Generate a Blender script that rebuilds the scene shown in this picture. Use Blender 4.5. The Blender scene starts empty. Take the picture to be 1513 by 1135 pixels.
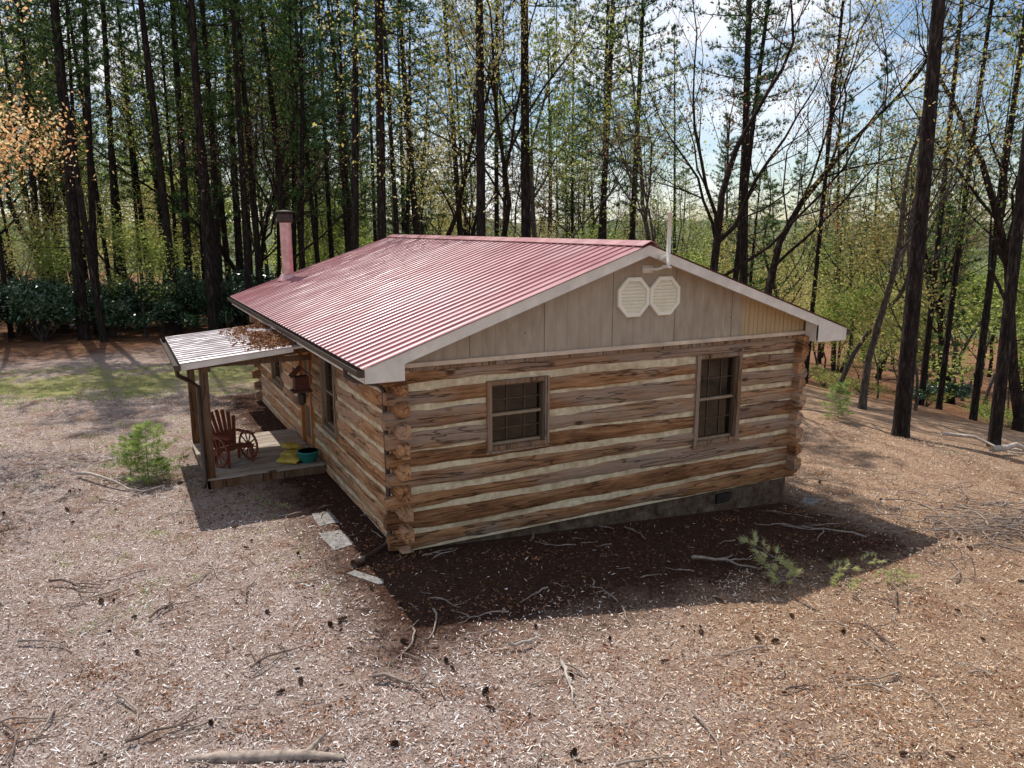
import bpy, math, random
import numpy as np
from mathutils import Vector, Matrix, noise
rng=np.random.default_rng(7); random.seed(7)
scene=bpy.context.scene
R=math.radians
# ---------------------------------------------------------------- terrain
def gz(x,y):
    x=np.asarray(x,float); y=np.asarray(y,float)
    z=np.interp(x,[-300,-40,0,7.7,16,21,60,140,600],[1,.5,0,-.53,-1.0,-1.7,-9,-16,-20])
    z=z+np.interp(y,[-300,28,45,120,600],[0,0,-.6,-7,-14])
    d=np.maximum(np.maximum(np.abs(x-3.9)-3.9,np.abs(y-5.7)-5.7),0)
    d=np.minimum(d/5.0,1)
    z=z+d*(.05*np.sin(x*.9+1.3*np.sin(y*.5))+.045*np.sin(y*1.1+x*.35+2)+.02*np.sin(x*2.3+y*1.9))
    return z
def g1(x,y): return float(gz(x,y))
# ---------------------------------------------------------------- mesh tools
class MB:
    def __init__(s): s.v=[]; s.f=[]; s.m=[]; s.r=[]; s.ex=[]; s.cr=0.5
    def add(s,vs,fs,mat=0):
        o=len(s.v); s.v.extend([tuple(v) for v in vs]); s.r.extend([s.cr]*len(vs))
        for f in fs: s.f.append([i+o for i in f]); s.m.append(mat)
    def box(s,x0,x1,y0,y1,z0,z1,mat=0,M=None):
        vs=[(x0,y0,z0),(x1,y0,z0),(x1,y1,z0),(x0,y1,z0),(x0,y0,z1),(x1,y0,z1),(x1,y1,z1),(x0,y1,z1)]
        if M is not None: vs=[M@Vector(v) for v in vs]
        s.add(vs,[(0,3,2,1),(4,5,6,7),(0,1,5,4),(1,2,6,5),(2,3,7,6),(3,0,4,7)],mat)
    def prism_xz(s,poly,y0,y1,mat=0):
        n=len(poly); vs=[(p[0],y0,p[1]) for p in poly]+[(p[0],y1,p[1]) for p in poly]
        fs=[tuple(range(n)),tuple(range(2*n-1,n-1,-1))]+[(i,i+n,(i+1)%n+n,(i+1)%n) for i in range(n)]
        s.add(vs,fs,mat)
    def tube(s,pts,rad,sides=6,mat=0,cap=True):
        pts=[Vector(p) for p in pts]; n=len(pts)
        vs=[]; up=Vector((0.13,0.21,1)).normalized()
        t0=(pts[-1]-pts[0]).normalized()
        if abs(t0.dot(up))>.9: up=Vector((1,.1,0)).normalized()
        for i in range(n):
            t=(pts[min(i+1,n-1)]-pts[max(i-1,0)])
            if t.length<1e-7: t=Vector((0,0,1))
            t.normalize()
            a=t.cross(up)
            if a.length<1e-4: a=t.cross(Vector((0,1,0)))
            a.normalize(); b=t.cross(a)
            for k in range(sides):
                q=2*math.pi*k/sides
                vs.append(pts[i]+(a*math.cos(q)+b*math.sin(q))*rad[i])
        fs=[]
        for i in range(n-1):
            for k in range(sides):
                k2=(k+1)%sides
                fs.append((i*sides+k,i*sides+k2,(i+1)*sides+k2,(i+1)*sides+k))
        if cap: fs.append(tuple(range(sides))); fs.append(tuple(range((n-1)*sides,n*sides))[::-1])
        s.add(vs,fs,mat)
    def mesh(s,name,mats,smooth=False,extra=None,col=None):
        V=[np.array(s.v,dtype=float).reshape(-1,3)]
        loops=[]; tot=[]; mi=list(s.m)
        for f in s.f: loops.extend(f); tot.append(len(f))
        loops=[np.array(loops,dtype=np.int64)]; tot=[np.array(tot,dtype=np.int64)]; mi=[np.array(mi,dtype=np.int64)]
        off=len(s.v); r=[np.array(s.r,dtype=float)]
        nb=len(s.f)
        for e in (extra or []):
            A,m=e[0],e[1]; n,k=A.shape[:2]
            V.append(A.reshape(-1,3)); loops.append(np.arange(n*k)+off); tot.append(np.full(n,k)); mi.append(np.full(n,m)); off+=n*k
            rr=e[2] if len(e)>2 else rng.random(n)
            r.append(np.repeat(rr,k))
        V=np.concatenate(V); loops=np.concatenate(loops); tot=np.concatenate(tot); mi=np.concatenate(mi); r=np.concatenate(r)
        me=bpy.data.meshes.new(name)
        me.vertices.add(len(V)); me.vertices.foreach_set('co',V.astype(np.float32).ravel())
        me.loops.add(len(loops)); me.loops.foreach_set('vertex_index',loops.astype(np.int32))
        me.polygons.add(len(tot)); st=np.concatenate([[0],np.cumsum(tot)[:-1]])
        me.polygons.foreach_set('loop_start',st.astype(np.int32))
        try: me.polygons.foreach_set('loop_total',tot.astype(np.int32))
        except Exception: pass
        me.polygons.foreach_set('material_index',mi.astype(np.int32))
        sm=np.zeros(len(tot),dtype=bool)
        if smooth: sm[:nb]=True
        me.polygons.foreach_set('use_smooth',sm)
        a=me.attributes.new('rnd','FLOAT','POINT'); a.data.foreach_set('value',r.astype(np.float32))
        if col is not None:
            c=me.attributes.new('col','FLOAT_COLOR','POINT'); c.data.foreach_set('color',col.astype(np.float32).ravel())
        for m in mats: me.materials.append(m)
        me.update(calc_edges=True); me.validate()
        return me
def obj(name,me,parent=None,loc=(0,0,0),rot=(0,0,0),sc=(1,1,1)):
    o=bpy.data.objects.new(name,me); scene.collection.objects.link(o)
    o.location=loc; o.rotation_euler=rot; o.scale=sc
    if parent: o.parent=parent
    return o
def empty(name,loc=(0,0,0),rot=(0,0,0)):
    e=bpy.data.objects.new(name,None); scene.collection.objects.link(e); e.location=loc; e.rotation_euler=rot; return e
def leafquads(C,size,asp=.55,flat=0.0):
    n=len(C); u=rng.normal(size=(n,3)); u[:,2]*=(1-flat); u/=np.linalg.norm(u,axis=1)[:,None]
    w=rng.normal(size=(n,3)); w[:,2]*=(1-flat); v=w-(w*u).sum(1)[:,None]*u; v/=np.linalg.norm(v,axis=1)[:,None]
    s=(size*(.5+.9*rng.random(n)))[:,None]
    return np.stack([C-u*s,C+v*s*asp,C+u*s,C-v*s*asp],axis=1)
def needles(C,D,K,ln,w,spread=.8):
    n=len(C); C=np.repeat(C,K,axis=0); D=np.repeat(D,K,axis=0)
    d=D+rng.normal(size=(n*K,3))*spread; d/=np.linalg.norm(d,axis=1)[:,None]
    p=np.cross(d,rng.normal(size=(n*K,3))); p/=np.linalg.norm(p,axis=1)[:,None]
    L=(ln*(.6+.7*rng.random(n*K)))[:,None]
    return np.stack([C-p*w*.5,C+p*w*.5,C+d*L],axis=1)
# ---------------------------------------------------------------- material tools
class Mat:
    def __init__(s,name,rough=.8,spec=.3,col=(.5,.5,.5)):
        s.m=bpy.data.materials.new(name); s.m.use_nodes=True; s.nt=s.m.node_tree; s.b=s.nt.nodes['Principled BSDF']
        s.b.inputs['Roughness'].default_value=rough; s.b.inputs['Specular IOR Level'].default_value=spec
        s.b.inputs['Base Color'].default_value=(*col,1)
    def n(s,t,**k):
        nd=s.nt.nodes.new('ShaderNode'+t)
        for a,v in k.items():
            if a.startswith('i_'):
                key=a[2:].replace('_',' ')
                inp=nd.inputs[key]
                if isinstance(v,bpy.types.NodeSocket): s.nt.links.new(v,inp)
                else: inp.default_value=v
            else: setattr(nd,a,v)
        return nd
    def L(s,a,b): s.nt.links.new(a,b)
    def co(s,scale=(1,1,1),kind='Object',rot=(0,0,0)):
        tc=s.n('TexCoord'); mp=s.n('Mapping',i_Scale=scale,i_Rotation=rot); s.L(tc.outputs[kind],mp.inputs['Vector']); return mp.outputs[0]
    def noise(s,vec,scale,detail=4,rough=.55,dist=0): 
        nd=s.n('TexNoise',i_Scale=scale,i_Detail=detail,i_Roughness=rough,i_Distortion=dist); s.L(vec,nd.inputs['Vector']); return nd.outputs[0]
    def vor(s,vec,scale,feature='F1',out=0):
        nd=s.n('TexVoronoi',feature=feature,i_Scale=scale); s.L(vec,nd.inputs['Vector']); return nd.outputs[out]
    def ramp(s,fac,stops,interp='LINEAR'):
        nd=s.n('ValToRGB'); cr=nd.color_ramp; cr.interpolation=interp
        while len(cr.elements)<len(stops): cr.elements.new(.5)
        for e,(p,c) in zip(cr.elements,stops):
            e.position=p; e.color=(*c,1) if len(c)==3 else c
        s.L(fac,nd.inputs[0]); return nd.outputs[0]
    def mix(s,fac,a,b,mode='MIX'):
        nd=s.n('Mix',data_type='RGBA',blend_type=mode)
        for i,v in ((0,fac),(6,a),(7,b)):
            if isinstance(v,bpy.types.NodeSocket): s.L(v,nd.inputs[i])
            else: nd.inputs[i].default_value=v if i==0 else (*v,1)
        return nd.outputs[2]
    def math(s,op,a,b=0.0,clamp=False):
        nd=s.n('Math',operation=op,use_clamp=clamp)
        for i,v in ((0,a),(1,b)):
            if isinstance(v,bpy.types.NodeSocket): s.L(v,nd.inputs[i])
            else: nd.inputs[i].default_value=v
        return nd.outputs[0]
    def mr(s,v,a,b,c=0.0,d=1.0):
        nd=s.n('MapRange'); s.L(v,nd.inputs[0]); 
        for i,q in enumerate((a,b,c,d)): nd.inputs[i+1].default_value=q
        return nd.outputs[0]
    def attr(s,name,out='Fac'):
        nd=s.n('Attribute',attribute_name=name); return nd.outputs[out]
    def base(s,c): s.L(c,s.b.inputs['Base Color'])
    def bump(s,h,strength=.4,dist=.02):
        nd=s.n('Bump',i_Strength=strength,i_Distance=dist); s.L(h,nd.inputs['Height']); s.L(nd.outputs[0],s.b.inputs['Normal'])
def simple(name,col,rough=.7,spec=.3,var=.25,scale=6,metal=0,bump=0):
    m=Mat(name,rough,spec,col); v=m.co(); n=m.noise(v,scale,5,.6)
    c=m.ramp(n,[(.25,tuple(x*(1-var) for x in col)),(.75,tuple(min(1,x*(1+var)) for x in col))]); m.base(c)
    m.b.inputs['Metallic'].default_value=metal
    if bump: m.bump(n,bump,.01)
    return m.m
def woodmat(name,axis,stops,gray=(.34,.27,.215),grayamt=.62,rough=.8):
    m=Mat(name,rough,.25)
    s1=[1,1,1]; s1[axis]=.07; s2=[1,1,1]; s2[axis]=.3; s3=[1,1,1]; s3[axis]=.45
    rnd=m.attr('rnd')
    tc=m.n('TexCoord'); add=m.n('VectorMath',operation='ADD'); comb=m.n('CombineXYZ')
    off=m.math('MULTIPLY',rnd,37.0)
    for i in range(3): m.L(off,comb.inputs[i])
    m.L(tc.outputs['Object'],add.inputs[0]); m.L(comb.outputs[0],add.inputs[1])
    def mp(sc):
        q=m.n('Mapping',i_Scale=sc); m.L(add.outputs[0],q.inputs['Vector']); return q.outputs[0]
    grain=m.noise(mp(s1),26,6,.65,.3); patch=m.noise(mp(s2),3.4,6,.68); fine=m.noise(mp(s1),90,3,.6)
    f=m.math('ADD',m.math('MULTIPLY',grain,.5),m.math('MULTIPLY',patch,.5))
    f=m.math('ADD',f,m.math('MULTIPLY',m.math('SUBTRACT',rnd,.5),.14))
    c=m.ramp(f,stops)
    pg=m.noise(mp(s2),1.3,6,.65); gm=m.mr(m.math('ADD',pg,m.math('MULTIPLY',m.math('SUBTRACT',rnd,.5),.2)),.46,.60,0,grayamt)
    c=m.mix(gm,c,m.mix(fine,tuple(x*.6 for x in gray),tuple(x*1.35 for x in gray)))
    kv=m.vor(mp(s3),2.9); km=m.mr(kv,.06,.14,.9,0)
    c=m.mix(km,c,(.06,.026,.011))
    cr=m.noise(mp(s1),7,3,.5,.2); ca=m.math('ABSOLUTE',m.math('SUBTRACT',cr,.5)); cm=m.mr(ca,.0,.014,.75,0)
    c=m.mix(cm,c,(.03,.016,.009)); m.base(c)
    h=m.math('SUBTRACT',m.math('ADD',m.math('MULTIPLY',grain,.8),m.math('MULTIPLY',patch,.9)),cm)
    m.bump(h,.9,.03)
    return m.m
LOGST=[(.32,(.080,.031,.012)),(.43,(.215,.095,.038)),(.54,(.375,.185,.082)),(.68,(.53,.31,.16))]
M_logx=woodmat('hewn_log_x',0,LOGST); M_logy=woodmat('hewn_log_y',1,[(p,tuple(min(.8,x*1.35) for x in c)) for p,c in LOGST],gray=(.44,.34,.255),grayamt=.45)
M_trimwood=woodmat('weathered_trim',2,[(.3,(.14,.07,.035)),(.5,(.27,.155,.085)),(.7,(.38,.24,.15))],gray=(.32,.25,.195))
M_post=woodmat('porch_post_wood',2,[(.3,(.07,.03,.013)),(.5,(.15,.07,.03)),(.7,(.22,.115,.055))],grayamt=.3)
M_deck=woodmat('deck_board',0,[(.3,(.22,.16,.11)),(.5,(.36,.29,.22)),(.7,(.46,.38,.3))],gray=(.4,.36,.32))
def chinkmat():
    m=Mat('mortar_chinking',.9,.15); v=m.co(); n=m.noise(v,9,6,.6); n2=m.noise(v,1.6,3)
    c=m.ramp(n,[(.3,(.48,.365,.22)),(.6,(.73,.605,.405))]); c=m.mix(m.mr(n2,.48,.7,0,.6),c,(.34,.225,.12)); m.base(c); m.bump(n,.6,.02); return m.m
M_chink=chinkmat()
def roofmat():
    m=Mat('burgundy_metal_roof',.42,.6); v=m.co((.25,1,1)); n=m.noise(v,3,6,.6); w=m.co(); n2=m.noise(w,.5,4); n3=m.noise(w,40,3); n4=m.noise(m.co((.15,3,1)),2.2,5,.6)
    c=m.ramp(n,[(.3,(.31,.090,.095)),(.55,(.39,.14,.145)),(.75,(.46,.21,.21))])
    c=m.mix(m.mr(n2,.42,.7,0,.35),c,(.50,.33,.32)); c=m.mix(m.mr(n3,.58,.70,0,.45),c,(.17,.06,.055)); c=m.mix(m.mr(n4,.52,.75,0,.35),c,(.22,.09,.085)); m.base(c)  # first mix paints whitish glare patches into the roof colour
    m.L(m.mr(n,.3,.7,.33,.48),m.b.inputs['Roughness']); return m.m
M_roof=roofmat()
def proofmat():
    m=Mat('glare_pale_metal_roof',.33,.6); v=m.co((.4,1,1)); n=m.noise(v,5,6,.6)
    m.base(m.ramp(n,[(.35,(.42,.33,.31)),(.6,(.62,.54,.52)),(.75,(.7,.64,.61))])); return m.m  # whitish pink is glare on the porch metal, put into the base colour
M_proof=proofmat()
def sidingmat():
    m=Mat('plywood_siding',.85,.2); tc=m.n('TexCoord'); sx=m.n('SeparateXYZ'); m.L(tc.outputs['Object'],sx.inputs[0]); X=sx.outputs[0]
    v=m.co((1,1,.25)); n=m.noise(v,9,6,.6); n2=m.noise(m.co(),1.4,4)
    pan=m.math('FLOOR',m.math('DIVIDE',m.math('ADD',X,.1),1.22)); wn=m.n('TexWhiteNoise',noise_dimensions='1D'); m.L(pan,wn.inputs['W'])
    c=m.ramp(n,[(.3,(.32,.245,.178)),(.6,(.41,.33,.245)),(.8,(.48,.395,.305))])
    c=m.mix(m.math('MULTIPLY',wn.outputs[0],.35),c,(.44,.355,.27)); c=m.mix(m.mr(n2,.5,.75,0,.4),c,(.27,.18,.11))
    right=m.mr(X,6.25,6.27); c=m.mix(m.math('MULTIPLY',right,.65),c,(.52,.35,.16))
    def line(per,w):
        fr=m.math('FRACT',m.math('DIVIDE',m.math('ADD',X,.1),per)); return m.math('LESS_THAN',fr,w/per)
    l1=line(1.22,.014); l2=line(.203,.009); l3=m.math('MULTIPLY',line(.1017,.01),right)
    ll=m.math('MAXIMUM',m.math('MAXIMUM',l1,m.math('MULTIPLY',l2,.35)),l3)
    c=m.mix(m.math('MULTIPLY',ll,.7),c,(.10,.07,.045)); 
    nd=m.vor(m.co((2.4,2.4,2.4)),1.0); c=m.mix(m.mr(nd,.03,.05,.7,0),c,(.12,.06,.03)); m.base(c); m.bump(m.math('SUBTRACT',m.math('MULTIPLY',n,.3),ll),.5,.01); return m.m
M_siding=sidingmat()
M_white=simple('offwhite_fascia',(.72,.64,.55),.6,.3,.18,4)
M_trimw=simple('stained_trim_board',(.62,.48,.36),.7,.25,.35,3)
M_vent=simple('vent_plastic',(.86,.79,.64),.55,.35,.06,6)
M_brown=simple('brown_gutter_metal',(.05,.028,.02),.4,.5,.25,6)
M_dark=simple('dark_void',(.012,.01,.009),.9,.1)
M_sash=simple('dark_sash',(.10,.06,.035),.6,.3,.2,12); M_sashl=simple('tan_sash',(.30,.21,.13),.6,.3,.2,12)
def blockmat():
    m=Mat('concrete_block',.9,.1); v=m.co((1,1,1),rot=(R(90),0,0)); b=m.n('TexBrick',i_Scale=1.0,i_Mortar_Size=.006,i_Brick_Width=.4,i_Row_Height=.2); m.L(v,b.inputs['Vector'])
    n=m.noise(m.co(),5,6,.7); c=m.ramp(n,[(.35,(.055,.032,.02)),(.55,(.125,.086,.057)),(.75,(.21,.165,.115))]); c=m.mix(m.math('MULTIPLY',b.outputs['Fac'],.6),c,(.05,.035,.025)); m.base(c); m.bump(n,.6,.01); return m.m
M_block=blockmat()
M_door=simple('door_wood',(.42,.17,.05),.55,.35,.25,9)
M_metal=simple('reflection_pink_pipe',(.60,.36,.34),.28,.6,.4,5,metal=.35)  # pink tint paints the reddish reflection on the stove pipe, no soot
M_cap=simple('rusty_cap',(.06,.04,.035),.6,.4,.4,12,metal=.3)
M_pole=simple('pvc_pole',(.78,.72,.62),.45,.4,.1,9)
def glassmat():
    m=Mat('window_glass',.05,.5,(.02,.015,.012)); v=m.co(); n=m.noise(v,3.5,3)
    m.base(m.ramp(n,[(.4,(.004,.0035,.003)),(.62,(.022,.014,.009)),(.78,(.05,.03,.018))])); m.bump(m.noise(v,1.5,2),.03,.05); return m.m
M_glass=glassmat()
# ---------------------------------------------------------------- cabin
W_,L_,H_=7.75,11.35,2.72
cabin=empty('log_cabin')
def n1(a,b,c=0.0): return noise.noise(Vector((a,b*7.31+.37,c*3.7+.11)))
def log_piece(mb,P,a0,a1,z0,z1,seed,th=.16,ends=(False,False),full=None):
    n=max(2,int((a1-a0)/.1)+1); ring=9
    vs=[]
    fz0,fz1=full
    for i in range(n):
        a=a0+(a1-a0)*i/(n-1)
        sh=0
        if ends[0]: sh=max(sh,1-(a-a0)/.2)
        if ends[1]: sh=max(sh,1-(a1-a)/.2)
        sh=.035*max(0,min(1,sh))
        b=fz0+.055*n1(a*.5,seed)+.018*n1(a*2.6,seed+50)+sh
        t=fz1+.055*n1(a*.5,seed+100)+.018*n1(a*2.6,seed+150)-sh
        b=max(b,z0) if z0>fz0+.001 else b
        t=min(t,z1) if z1<fz1-.001 else t
        o=.022*n1(a*.8,seed+200)+.012*n1(a*5,seed+250)
        m_=(b+t)/2; h=t-b; c=min(.03,h*.2)
        q=[(-th,b),(-.04,b),(-.010+o,b+c*.6),(.004+o,b+c*1.6),(.016+o+.012*n1(a*4,seed+300),m_),(.006+o,t-c*1.6),(-.008+o,t-c*.6),(-.04,t),(-th,t)]
        for (oo,zz) in q: vs.append(P(a,oo,zz))
    fs=[]
    for i in range(n-1):
        for k in range(ring):
            k2=(k+1)%ring
            fs.append((i*ring+k,(i+1)*ring+k,(i+1)*ring+k2,i*ring+k2))
    fs.append(tuple(range(ring))); fs.append(tuple(range((n-1)*ring,n*ring))[::-1])
    mb.cr=random.Random(seed*7+3).random(); mb.add(vs,fs,0)
def log_wall(name,P,a_end,holes,z_off,mat,seed0,chmat):
    mb=MB(); pitch=H_/9
    k0=-1 if z_off>0 else 0
    for k in range(k0,9):
        z0=k*pitch+z_off+.025+.010*math.sin(k*5.1+seed0); z1=(k+1)*pitch+z_off-.027+.010*math.sin(k*3.7+seed0)
        z0=max(z0,0); z1=min(z1,H_-.01)
        if z1-z0<.05: continue
        bl,br=-.11-.10*random.random(),a_end+.11+.10*random.random()
        hs=sorted([h for h in holes if h[2]<z1 and h[3]>z0])
        cur=bl
        for h in hs:
            log_piece(mb,P,cur,h[0],z0,z1,seed0+k,ends=(cur==bl,False),full=(z0,z1))
            if h[2]>z0+.03: log_piece(mb,P,h[0],h[1],z0,h[2],seed0+k,full=(z0,z1))
            if h[3]<z1-.03: log_piece(mb,P,h[0],h[1],h[3],z1,seed0+k,full=(z0,z1))
            cur=h[1]
        log_piece(mb,P,cur,br,z0,z1,seed0+k,ends=(cur==bl,True),full=(z0,z1))
    obj(name,mb.mesh(name,[mat]),cabin)
    mb=MB(); xs=sorted(set([.02,a_end-.02]+[h[0] for h in holes]+[h[1] for h in holes]))
    for i in range(len(xs)-1):
        a,b=xs[i],xs[i+1]; mid=(a+b)/2; zr=[(0.0,H_-.02)]
        for h in holes:
            if h[0]<mid<h[1]:
                nz=[]
                for (p,q) in zr:
                    if h[2]>p: nz.append((p,min(q,h[2])))
                    if h[3]<q: nz.append((max(p,h[3]),q))
                zr=nz
        for (p,q) in zr:
            nn=max(2,int((b-a)/.12)); mm=max(2,int((q-p)/.06)); vs=[];fs=[]
            for u in range(nn+1):
                for w in range(mm+1):
                    aa=a+(b-a)*u/nn; zz=p+(q-p)*w/mm
                    vs.append(P(aa,-.022+.010*n1(aa*3,seed0,zz*3),zz))
            for u in range(nn):
                for w in range(mm):
                    fs.append((u*(mm+1)+w,(u+1)*(mm+1)+w,(u+1)*(mm+1)+w+1,u*(mm+1)+w+1))
            mb.add(vs,fs,0)
    obj(name+'_chinking',mb.mesh(name+'_c',[chmat]),cabin)
PX=lambda a,o,z:(a,-o,z)
PY=lambda a,o,z:(-o,a,z)
PXb=lambda a,o,z:(a,L_+o,z)
PYb=lambda a,o,z:(W_+o,a,z)
winX=[(1.42,2.43,1.36,2.38),(5.34,6.30,.93,2.47)]
winY=[(3.25,4.2,.95,2.3),(5.15,6.05,.2,2.25),(8.1,9.3,.95,2.25)]
log_wall('gable_wall_logs',PX,W_,winX,0,M_logx,11,M_chink)
log_wall('side_wall_logs',PY,L_,winY,.151,M_logy,41,M_chink)
log_wall('rear_wall_logs',PXb,W_,[],0,M_logx,71,M_chink)
log_wall('right_wall_logs',PYb,L_,[(4,5,1,2.2)],.151,M_logy,101,M_chink)
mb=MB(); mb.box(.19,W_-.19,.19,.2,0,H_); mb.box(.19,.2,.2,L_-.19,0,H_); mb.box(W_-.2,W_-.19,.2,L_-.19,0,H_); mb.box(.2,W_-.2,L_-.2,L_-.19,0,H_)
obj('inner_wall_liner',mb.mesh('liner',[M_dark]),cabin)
mb=MB(); mb.box(.08,W_-.08,.08,L_-.08,-1.1,-.012); obj('block_foundation',mb.mesh('found',[M_block]),cabin)
mb=MB(); mb.box(5.97,6.3,.06,.078,-.27,-.09,0)
for i in range(6): mb.box(5.99,6.28,.05,.06,-.26+i*.028,-.247+i*.028,1)
obj('crawlspace_vent',mb.mesh('cv',[M_dark,M_cap]),cabin)
def window(name,P,a0,a1,z0,z1,cols,rows,trim=.075):
    mb=MB()
    def bx(a,b,o0,o1,c,d,mat):
        p=P(a,o0,c); q=P(b,o1,d)
        mb.cr=random.random(); mb.box(min(p[0],q[0]),max(p[0],q[0]),min(p[1],q[1]),max(p[1],q[1]),c,d,mat)
    t=trim
    bx(a0-.02,a0+t-.02,-.1,.035,z0-.02,z1+.02,0); bx(a1-t+.02,a1+.02,-.1,.035,z0-.02,z1+.02,0)
    bx(a0+t-.02,a1-t+.02,-.1,.033,z1-t+.03,z1+.02,0); bx(a0-.05,a1+.05,-.1,.055,z0-.055,z0-.022,0)
    bx(a0+t-.02,a1-t+.02,-.1,.030,z0-.02,z0+t-.03,0)
    A0,A1,Z0,Z1=a0+t-.018,a1-t+.018,z0+t-.028,z1-t+.028
    zm=(Z0+Z1)/2; s=.035
    bx(A0,A0+s,-.12,-.05,Z0,Z1,1); bx(A1-s,A1,-.12,-.05,Z0,Z1,1)
    bx(A0+s,A1-s,-.12,-.052,Z0,Z0+s,3); bx(A0+s,A1-s,-.12,-.052,Z1-s,Z1,1); bx(A0+s,A1-s,-.12,-.045,zm-.02,zm+.02,3)
    bx(A0+.01,A1-.01,-.14,-.105,Z0+.01,Z1-.01,2)
    for half in ((Z0+s,zm-.02),(zm+.02,Z1-s)):
        for i in range(1,cols):
            a=A0+(A1-A0)*i/cols; bx(a-.007,a+.007,-.104,-.09,half[0],half[1],1)
        for j in range(1,rows):
            z=half[0]+(half[1]-half[0])*j/rows; bx(A0+s,A1-s,-.104,-.092,z-.007,z+.007,1)
    obj(name,mb.mesh(name,[M_trimwood,M_sash,M_glass,M_sashl]),cabin)
for w in winX: window('gable_window',PX,*w,3,2)
window('side_window',PY,*winY[0],3,2); window('side_window',PY,*winY[2],3,2); window('right_wall_window',PYb,4,5,1,2.2,3,2)
mb=MB(); a0,a1,z0,z1=winY[1]
mb.box(.03,.08,a0+.06,a1-.06,z0,z1-.06,0)
for (p,q) in ((.3,1.0),(1.15,2.05)): mb.box(.022,.031,a0+.18,a1-.18,p+.05,q,2)
mb.box(-.04,.1,a0-.03,a0+.06,z0,z1+.02,1); mb.box(-.04,.1,a1-.06,a1+.03,z0,z1+.02,1); mb.box(-.038,.1,a0+.06,a1-.06,z1-.06,z1+.02,1)
mb.tube([(.02,a0+.14,1.15),(-.03,a0+.14,1.15)],[.02,.03],8,3)
obj('front_door',mb.mesh('front_door',[M_door,M_door,M_sash,M_metal]),cabin)
# roof
XR,ZR,XL,XE=4.0,4.36,-.5,8.45; sl=(ZR-2.82)/(XR-XL); zt=lambda x: ZR-sl*abs(x-XR)
Y0,Y1=-.35,11.75
mb=MB(); mb.prism_xz([(XL,zt(XL)-.03),(XR,ZR-.03),(XE,zt(XE)-.03),(XE,zt(XE)-.13),(XR,ZR-.13),(XL,zt(XL)-.13)],Y0+.03,Y1-.03)
obj('roof_deck',mb.mesh('roof_deck',[M_white]),cabin)
def ribbed(name,xa,za,xb,zb,y0,y1,mat,pitch=.2286,hr=.02):
    ys=[];y=y0
    while y<y1-.001:
        for (d,h) in ((0,0),(.085,0),(.1,hr*.3),(.115,0),(.182,0),(.196,hr),(.218,hr)):
            if y+d<=y1: ys.append((y+d,h))
        y+=pitch
    ys.append((y1,0)); n=len(ys); N=14; vs=[];fs=[]
    for j in range(N+1):
        t=j/N
        for (yy,h) in ys: vs.append((xa+(xb-xa)*t,yy,za+(zb-za)*t+h+.004*n1(t*9,yy*2)))
    for j in range(N):
        for i in range(n-1): fs.append((j*n+i,j*n+i+1,(j+1)*n+i+1,(j+1)*n+i))
    mb=MB(); mb.add(vs,fs); return obj(name,mb.mesh(name,[mat]),cabin)
ribbed('metal_roof_left',XL-.05,zt(XL)-.017,XR,ZR,Y0-.03,Y1+.03,M_roof); ribbed('metal_roof_right',XE+.05,zt(XE)-.017,XR,ZR,Y0-.03,Y1+.03,M_roof)
mb=MB(); mb.prism_xz([(XR-.17,zt(XR-.17)+.035),(XR,ZR+.05),(XR+.17,zt(XR+.17)+.035),(XR+.17,zt(XR+.17)+.025),(XR,ZR+.038),(XR-.17,zt(XR-.17)+.025)],Y0-.04,Y1+.04); obj('ridge_cap',mb.mesh('ridge_cap',[M_roof]),cabin)
mb=MB()
for (ya,yb) in ((Y0-.005,Y0+.028),(Y1-.028,Y1+.005)):
    for (xa,xb) in ((XL,XR),(XR,XE)):
        mb.prism_xz([(xa,zt(xa)-.02),(xb,zt(xb)-.02),(xb,zt(xb)-.18),(xa,zt(xa)-.18)],ya,yb)
mb.prism_xz([(XL-.02,2.81),(XL-.02,2.60),(.03,2.60),(.03,zt(.03)-.1)],Y0-.012,Y0-.006)
mb.prism_xz([(XE+.02,2.80),(XE+.02,2.60),(W_-.0,2.60),(W_-.0,zt(W_)-.1)],Y0-.012,Y0-.006)
obj('rake_boards',mb.mesh('rake_boards',[M_white]),cabin)
mb=MB(); mb.box(XL,.0,Y0+.03,Y1-.03,2.61,2.63); mb.box(XL-.02,XL,Y0+.03,Y1-.03,2.60,2.80); mb.box(W_,XE,Y0+.03,Y1-.03,2.61,2.63); mb.box(XE,XE+.02,Y0+.03,Y1-.03,2.60,2.80); mb.box(.0,.02,Y0+.03,-.08,2.61,2.95); mb.box(W_-.02,W_,Y0+.03,-.08,2.61,2.95)
obj('soffit_and_fascia',mb.mesh('soffit',[M_white]),cabin)
mb=MB(); mb.prism_xz([(.0,2.76),(W_,2.76),(W_,zt(W_)-.12),(XR,ZR-.12),(.0,zt(0)-.12)],-.035,.05); mb.prism_xz([(.0,2.76),(W_,2.76),(W_,zt(W_)-.12),(XR,ZR-.12),(.0,zt(0)-.12)],L_,L_+.04)
obj('gable_siding',mb.mesh('gable_siding',[M_siding]),cabin)
mb=MB(); mb.box(-.02,W_+.02,-.085,.08,2.715,2.775,0); mb.box(-.02,W_+.02,-.055,.08,2.655,2.715,1)
obj('gable_trim_board',mb.mesh('trim',[M_trimw,M_trimwood]),cabin)
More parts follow.
